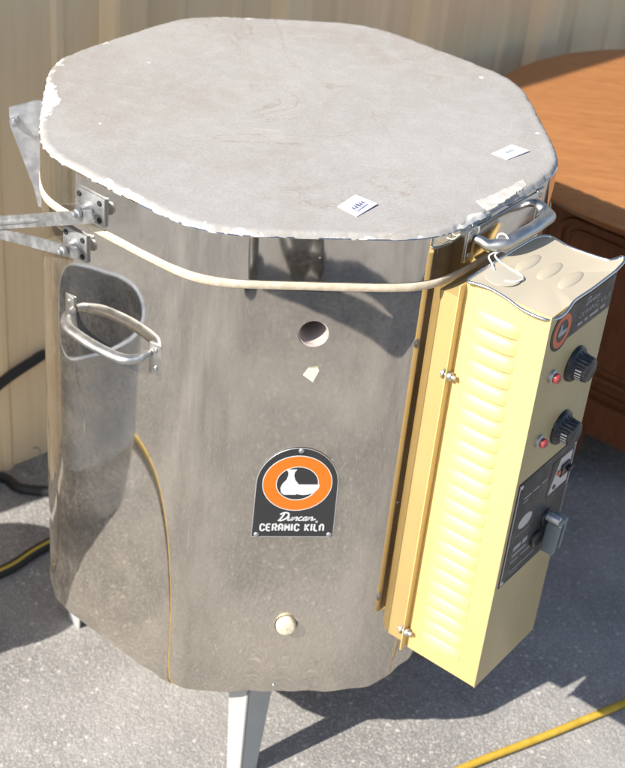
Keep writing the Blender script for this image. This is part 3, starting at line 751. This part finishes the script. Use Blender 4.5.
# knobs
def knob(u, z):
    m_ = MB(FD @ Matrix.Translation((u, z, 0))); m_.lathe([(.0235, 0), (.0235, .002), (.0225, .0045), (.0205, .006)], 40)
    nfl_ = 20; vs = []; prof_ = [(.0205, .006, 1), (.0178, .0085, .9), (.0168, .0145, 1), (.0162, .0215, 1), (.0148, .0230, .4), (.0130, .0236, 0)]; seg = nfl_*6
    for r_, z_, fl in prof_:
        for k_ in range(seg):
            a = 2*math.pi*k_/seg; rr_ = r_ - .0011*fl*(.5+.5*math.cos(a*nfl_))**1.5
            vs.append((rr_*math.cos(a), rr_*math.sin(a), z_))
    fs = [(i*seg+k_, i*seg+(k_+1) % seg, (i+1)*seg+(k_+1) % seg, (i+1)*seg+k_) for i in range(len(prof_)-1) for k_ in range(seg)]+[tuple(range(seg*(len(prof_)-1), seg*len(prof_)))]
    m_._add(vs, fs)
    m_.mi = 1; m_.lathe([(.0128, .0236), (.0118, .0243), (.0, .0243)], 32, cap0=False, cap1=False)
    m_.mi = 2
    for k_ in range(7):      # white scale marks on the skirt
        a = R(168+k_*13); c_, s_ = math.cos(a), math.sin(a)
        r0, r1, za, zb, w_ = .0176, .0186, .0105, .0185, .0010
        vs = [(r0*c_-w_*s_, r0*s_+w_*c_, za), (r0*c_+w_*s_, r0*s_-w_*c_, za), (r0*.97*c_+w_*s_, r0*.97*s_-w_*c_, zb), (r0*.97*c_-w_*s_, r0*.97*s_+w_*c_, zb)]
        m_._add(vs, [(0, 1, 2, 3)])
    return m_.build('control_knob', [BLACKP, CHROME if False else BLACKN, WHITE], box, 40)
knob(-.0435, .8015); knob(-.0425, .7065)
for u, z in ((-.1005, .8105), (-.098, .7150)):
    m_ = MB(FD @ Matrix.Translation((u, z, 0))); m_.lathe([(.0085, 0), (.0085, .0035), (.0068, .0048), (.0066, .0050)], 24); m_.mi = 1; m_.lathe([(.0062, .004), (.0062, .0085), (.0052, .0112), (.0025, .0126), (.0003, .0130)], 24)
    m_.build('indicator_light', [ZINC, REDL], box, 40)
# data plate with window, seal and print
m_ = MB(FD); m_.box((-.1235, .4905, 0), (.0195, .6605, .0011), .0004); dp = m_.build('data_plate', BLACKN, box)
m_ = MB(FD)
m_.tube([(x, y, .0011) for x, y in ((-.1205, .4935), (.0165, .4935), (.0165, .6575), (-.1205, .6575))], .0006, 6, closed=True)
for x, y in ((-.117, .497), (.013, .497), (.013, .654), (-.117, .654)): m_.ball((x, y, .0012), .0032, (1, 1, .5), 12)
m_.build('plate_border', SILV, dp)
m_ = MB(FD); m_.box((-.040, .592, .0009), (.0125, .648, .0016), .0003); m_.mi = 1; m_.prism([(-.037, .595), (.0095, .595), (.0095, .645), (-.020, .645)], .0016, .0019)
m_.mi = 2; m_.box((-.014, .612, .0018), (.006, .631, .0042), .0006); m_.cyl((-.024, .602, .0018), (0, 0, 1), .0035, .001, 14); m_.box((-.002, .618, .0040), (.008, .624, .009), .0008)
m_.mi = 3; m_.cyl((-.0195, .622, .0018), (0, 0, 1), .0038, .0018, 14)
m_.build('fuse_window', [BLACKP, SILV, BLACKP, REDOR], dp)
m_ = MB(FD); m_.prism(ellipse(.0165, .0105, 32, -.088, .585), .0010, .0014); m_.build('oval_seal', SILV, dp)
m_ = MB(FD)
for x0, x1, y, h_ in ((-.104, -.086, .628, .0022), (-.082, -.066, .628, .0022), (-.104, -.092, .6215, .0018), (-.060, -.048, .628, .002), (-.105, -.072, .566, .0009), (-.104, -.086, .5455, .0075), (-.082, -.070, .5455, .0075), (-.104, -.070, .5335, .003), (-.104, -.086, .5225, .002), (-.080, -.055, .5225, .002), (-.104, -.040, .506, .0016), (-.098, -.080, .500, .0012)):
    ribbon(m_, [(x0, y), (x1, y)], h_, .0010, .0013)
m_.build('small_print', GREYP, dp)
# cord of switches: rotary shaft and grey lever
m_ = MB(FD); m_.cyl((-.026, .553, 0), (0, 0, 1), .0125, .004, 24, bevel=.001); m_.mi = 1; m_.cyl((-.026, .556, .004), (0, 0, 1), .0060, .018, 18, bevel=.001)
m_.mi = 0; m_.cyl((-.045, .528, 0), (0, 0, 1), .0125, .005, 20, bevel=.001)
m_.build('switch_base', [BLACKP, ZINC], box)
m_ = MB(FD); Xv = Matrix.Translation((-.016, .535, .016)) @ Matrix.Rotation(R(-6), 4, 'Z')
m_.box((-.0130, -.034, -.010), (-.0040, .018, .008), .0015, Xv); m_.box((.0030, -.030, -.010), (.0095, .018, .008), .0015, Xv); m_.box((-.0130, .010, -.010), (.0095, .0195, .0078), .0015, Xv); m_.box((-.0085, -.032, -.012), (.006, .012, -.002), .001, Xv)
m_.mi = 1; m_.cyl((-.026, .549, .022), (0, 0, 1), .002, .003, 10)
m_.build('switch_lever', [LEVER, ZINC], box)

# ------------------------------------------------------------------ loose things on the kiln
m_ = MB(frame(PHI, RB, .004, PLUG)); m_.lathe([(.0105, -.05), (.0134, .001), (.0136, .006), (.0124, .0095), (.009, .0108), (.0, .0110)], 28, cap1=False)
for v in m_.bm.verts: v.co += Vector((random.uniform(-1, 1), random.uniform(-1, 1), random.uniform(-1, 1)))*.00035
tag(m_.build('peephole_plug', PLUGM, None, 60), 'small cream clay plug stuck in the lower peephole of the kiln', 'plug')
def sticker(corn, label, ink):
    c0 = sum((Vector((x, y, 0)) for x, y in corn), Vector())/4; z = .9509
    m_ = MB(); 
    vs = [(x, y, z) for x, y in corn]+[(x, y, z-.0007) for x, y in corn]; vs[2] = (vs[2][0], vs[2][1], z+.0012); vs[6] = (vs[6][0], vs[6][1], z+.0006)
    m_._add(vs, [(0, 1, 2, 3), (7, 6, 5, 4), (0, 4, 5, 1), (1, 5, 6, 2), (2, 6, 7, 3), (3, 7, 4, 0)])
    o = m_.build('price_sticker', PAPER, None, loc=(c0.x, c0.y, z)); tag(o, label, 'sticker')
    a, b, c_, d = [Vector((x, y, 0)) for x, y in corn]
    # print runs parallel to the a-b edge, near the d-c edge
    t = (b-a); W = t.length; t.normalize(); s_ = (a-d).normalized(); 
    Xs = Matrix((t, s_, Vector((0, 0, 1)))).transposed().to_4x4(); Xs.translation = Vector((d.x, d.y, z+.0010))
    p_ = MB(Xs)
    if ink: letters(p_, '44944', .008, .0085, .0075, .0012, 0, .0004, .2, .62); ribbon(p_, [(.008, .0055), (.031, .0055)], .0010, 0, .0004); 
    else:
        for q in range(3): ribbon(p_, [(.014+q*.005, .012), (.0175+q*.005, .012)], .004, 0, .0003)
    p_.build('printed_number', INK if ink else GREYP, o)
sticker([(.070, -.256), (.089, -.221), (.116, -.240), (.094, -.275)], 'small white sticker with a blue number near the front edge of the lid', True)
sticker([(.253, -.065), (.280, -.031), (.302, -.046), (.273, -.077)], 'small white sticker with faded print by the right edge of the lid', False)
# string and tag hanging from the lid handle
def W(u, z, d): return FB @ Vector((u, z, d))
TG = empty('string_tag', W(-.095, .906, .392), 'round pale tag on white string tied to the lid handle', 'tag')
HB = frame(PHI+45, RL, .004, .917) @ Matrix.Translation((.002, 0, -.006))      # the lid handle's own frame
m_ = MB(); ring = [HB @ Vector((-.054+.004*math.sin(a_*.5), .006+.0092*math.sin(a_), .034+.0092*math.cos(a_))) for a_ in [i*2*math.pi/14 for i in range(15)]]
m_.tube(ring, .0011, 8, closed=False)
knot = HB @ Vector((-.054, -.004, .036))
m_.tube(spline([knot, W(-.0725, .9125, .3600), W(-.0748, .9085, .3700), W(-.0785, .9078, .3865), W(-.0810, .9078, .4005), W(-.0872, .9078, .4080), W(-.1000, .9080, .4060), W(-.1070, .9082, .3960)], 7), .0010, 8)
m_.tube(spline([knot, W(-.0790, .9130, .3560), W(-.0850, .9085, .3640), W(-.0950, .9082, .3740)], 6), .0010, 8)
m_.ball(knot, .0022)
m_.build('string', STRING, TG)
m_ = MB(FB @ Matrix.Translation((-.0985, .9058, .388)) @ Matrix.Rotation(R(-90), 4, 'X')); m_.lathe([(.0215, 0), (.0215, .0012), (.0200, .0014)], 36); m_.build('tag_disc', TAGM, TG)

# ------------------------------------------------------------------ hoses and cables
def cable(name, pts, r, m, label, cat, n=10, seg=12):
    m_ = MB(); m_.tube(spline(pts, n), r, seg); return tag(m_.build(name, m, None, 60), label, cat)
cable('hose', [(1.9, .45, .008), (1.3, .32, .008), (.95, .16, .008), (.62, -.061, .008), (.489, -.150, .008), (.365, -.231, .008), (.25, -.315, .008), (.05, -.42, .008), (-.15, -.455, .008), (-.26, -.44, .008), (-.42, -.53, .008), (-.58, -.55, .008), (-.74, -.515, .008), (-.86, -.465, .008), (-.94, -.43, .008)], .0062, HOSEY, 'thin yellow hose lying on the sunlit asphalt in front of the kiln', 'hose')
m_ = MB(); pp = spline([(-1.7, .10, .010), (-1.2, .12, .010), (-.80, -.02, .010), (-.60, -.06, .010), (-.449, .062, .010), (-.39, .142, .010), (-.25, .30, .010), (-.05, .38, .010), (.12, .36, .010)], 10)
m_.tube(pp, .0105, 14); m_.mi = 1; m_.tube([p+Vector((.0018, -.0032, .0082)) for p in pp], .0030, 8)
tag(m_.build('cable', [HOSEB, STRIPE], None, 60), 'black cable with a yellow stripe on shaded asphalt left of the kiln', 'cable')
wp = lambda s_, z, d=.014: tuple(w0+wt*s_+wn*d+Vector((0, 0, z)))
cable('power_cable', [(-.30, .30, .0105), (-.40, .295, .010), (-.430, .292, .010), (-.472, .293, .010), (-.516, .315, .012), wp(-.16, .05, .06), wp(-.19, .13, .04), wp(-.14, .165), wp(-.085, .190), wp(-.034, .214), wp(.02, .231), wp(.055, .236), wp(.12, .21), wp(.18, .12, .03), wp(.2, .03, .05), wp(.24, .010, .07)], .0095, HOSEB, 'thick black power cable looped against the wall left of the kiln', 'cable')
cable('wire_scrap', [(-.50, .385, .004), (-.475, .40, .02), (-.455, .385, .032), (-.452, .36, .012), (-.462, .352, .003), (-.478, .372, .003), (-.49, .36, .005)], .0013, ZINC, 'thin bent wire scrap on the ground by the foot of the wall', 'wire', 8, 6)

# ------------------------------------------------------------------ tub standing left of the frame (mirrored in the steel, throws shade)
BC = (-.81, -.27, 0)
BK = empty('metal_tub', BC, 'tall dull galvanised metal tub with a bail handle left of the kiln', 'tub')
BG = make_metal('dull_galvanised', (.40, .44, .50), .38, .85, 14, .1)
m_ = MB(Matrix.Translation(BC)); m_.lathe([(.118, .004), (.124, 0), (.128, .01), (.138, .15), (.1405, .152), (.1405, .158), (.139, .16), (.150, .385), (.156, .388), (.156, .396), (.148, .396), (.124, .02), (.0, .02)], 48, cap1=False); m_.build('tub_body', BG, BK, 50)
m_ = MB(Matrix.Translation(BC)); m_.tube([(.158*math.cos(R(t))*.7+.158*.3*math.cos(R(t)), .158*math.sin(R(t))*.35-.10*math.sin(R(t)), .375-.12*math.sin(R(t))) for t in range(0, 181, 12)], .004, 8); m_.build('bail_handle', ZINC, BK)

# ------------------------------------------------------------------ the photographer (mirrored in the steel, throws a shadow)
def skinned(name, chains, m, parent, sub=2, root=None):
    vs = []; es = []; rs = []; key = {}
    def vid(p, r):
        k_ = tuple(round(c, 4) for c in p)
        if k_ not in key: key[k_] = len(vs); vs.append(p); rs.append(r)
        return key[k_]
    for ch in chains:
        prev = None
        for (x, y, z, r) in ch:
            i = vid((x, y, z), r)
            if prev is not None and prev != i: es.append((prev, i))
            prev = i
    me = bpy.data.meshes.new(name); me.from_pydata(vs, es, []); o = bpy.data.objects.new(name, me); C.objects.link(o)
    md = o.modifiers.new('s', 'SKIN'); md.use_smooth_shade = True
    sv = me.skin_vertices[0].data if me.skin_vertices else None
    if sv is None:
        bm = bmesh.new(); bm.from_mesh(me); bm.verts.layers.skin.verify(); bm.to_mesh(me); bm.free(); sv = me.skin_vertices[0].data
    for i, r in enumerate(rs): sv[i].radius = (r, r) if not isinstance(r, tuple) else r; sv[i].use_root = (i == 0)
    sb = o.modifiers.new('u', 'SUBSURF'); sb.levels = sub; sb.render_levels = sub
    dg = bpy.context.evaluated_depsgraph_get(); m2 = bpy.data.meshes.new_from_object(o.evaluated_get(dg)); m2.name = name
    bpy.data.objects.remove(o); m2.materials.clear(); m2.materials.append(m)
    for p in m2.polygons: p.use_smooth = True
    o = bpy.data.objects.new(name, m2); C.objects.link(o)
    if parent: o.parent = parent; o.location = -parent.location
    return o
SKINM = mat('skin', (.55, .34, .25), .5); SHIRT = speckled('dark_shirt', (.05, .055, .07), (.07, .075, .09), 300); JEANS = speckled('blue_denim', (.035, .055, .10), (.055, .08, .14), 400); SHOE = mat('dark_shoe', (.03, .03, .03), .5); HAIR = mat('brown_hair', (.06, .035, .02), .6)
cx, cy = .37, -1.91
PR = empty('person', (cx, cy, 0), 'person in dark shirt and blue jeans holding a camera to the face', 'person')
hipL, hipR = (cx-.09, cy, .92), (cx+.10, cy, .92)
arms = []
for sgn, hx in ((-1, .045), (1, .155)):
    sh = (cx-.03+sgn*.19, cy+.0, 1.44, .052); el = (cx-.03+sgn*.25, cy+.12, 1.30, .042); wr = (hx+sgn*.02, -1.865, 1.655, .027); pm = (hx+sgn*.012, -1.842, 1.70, .024)
    arms.append([(cx-.02, cy, 1.42, .12), sh, el, wr, pm])
    for f in range(4):
        bx_, bz_ = hx+sgn*.010, 1.69+f*.017
        arms.append([pm, (bx_+sgn*.008, -1.828, bz_, .0095), (bx_+sgn*.010-sgn*.004*f, -1.806, bz_+.004, .0085), (bx_-sgn*.012, -1.800, bz_+.004, .0078)])
    arms.append([pm, (hx-sgn*.006, -1.846, 1.680, .011), (hx-sgn*.022, -1.842, 1.688, .0095), (hx-sgn*.036, -1.838, 1.694, .0085)])
legs_ = []
for sgn, h_ in ((-1, hipL), (1, hipR)):
    fx = cx+sgn*.12
    legs_.append([(cx, cy, .97, .15), (*h_, .095), (fx, cy+.015, .50, .062), (fx, cy, .10, .042), (fx+sgn*.01, cy+.03, .045, .04), (fx+sgn*.02, cy+.16, .035, .032)])
head = [(cx-.02, cy, 1.42, .12), (cx-.08, cy+.01, 1.53, .055), (cx-.17, cy+.02, 1.60, .07), (cx-.20, cy+.02, 1.68, .086), (cx-.20, cy+.01, 1.76, .07)]
body_ = skinned('body', [[(cx, cy, .97, .15), (cx, cy, 1.15, .135), (cx-.02, cy, 1.42, .12)], *legs_, *arms, head, [(cx-.20, cy+.02, 1.68, .086), (cx-.20, cy+.10, 1.665, .016)]], SKINM, PR)
skinned('trousers', [[(cx, cy, 1.04, .15), (cx, cy, .97, .162), (*hipL, .108), (cx-.12, cy+.015, .50, .076), (cx-.12, cy, .09, .06)], [(cx, cy, .97, .162), (*hipR, .108), (cx+.12, cy+.015, .50, .076), (cx+.12, cy, .09, .06)]], JEANS, body_)
bpy.data.objects['trousers'].location = (0, 0, 0)
sh_ = skinned('shirt', [[(cx, cy, .96, .168), (cx, cy, 1.15, .150), (cx-.02, cy, 1.42, .135), (cx-.035, cy+.005, 1.49, .07)], *[[(cx-.02, cy, 1.42, .135), (a[1][0], a[1][1], a[1][2], .066), (*[a[1][i]*.35+a[2][i]*.65 for i in range(3)], .056)] for a in arms if len(a) == 5]], SHIRT, body_)
sh_.location = (0, 0, 0)
for sgn in (-1, 1):
    fx = cx+sgn*.12; o = skinned('shoe', [[(fx, cy-.05, .045, .045), (fx+sgn*.01, cy+.05, .045, .048), (fx+sgn*.02, cy+.17, .035, .038)]], SHOE, body_); o.location = (0, 0, 0)
o = skinned('hair', [[(cx-.20, cy-.04, 1.66, .075), (cx-.20, cy-.025, 1.72, .085), (cx-.20, cy+.01, 1.775, .07)]], HAIR, body_); o.location = (0, 0, 0)
Xc = M.copy(); Xc.translation = M.translation - fw*.035
m_ = MB(Xc); m_.box((-.062, -.038, 0), (.062, .036, .035), .006); m_.cyl((0, 0, 0), (0, 0, -1), .024, .018, 24); m_.box((-.03, .03, .004), (.03, .047, .03), .004)
cpos = Xc.translation.copy(); tag(m_.build('handheld_camera', BLACKP, None, loc=cpos), 'black handheld camera gripped by the person facing the kiln', 'camera')
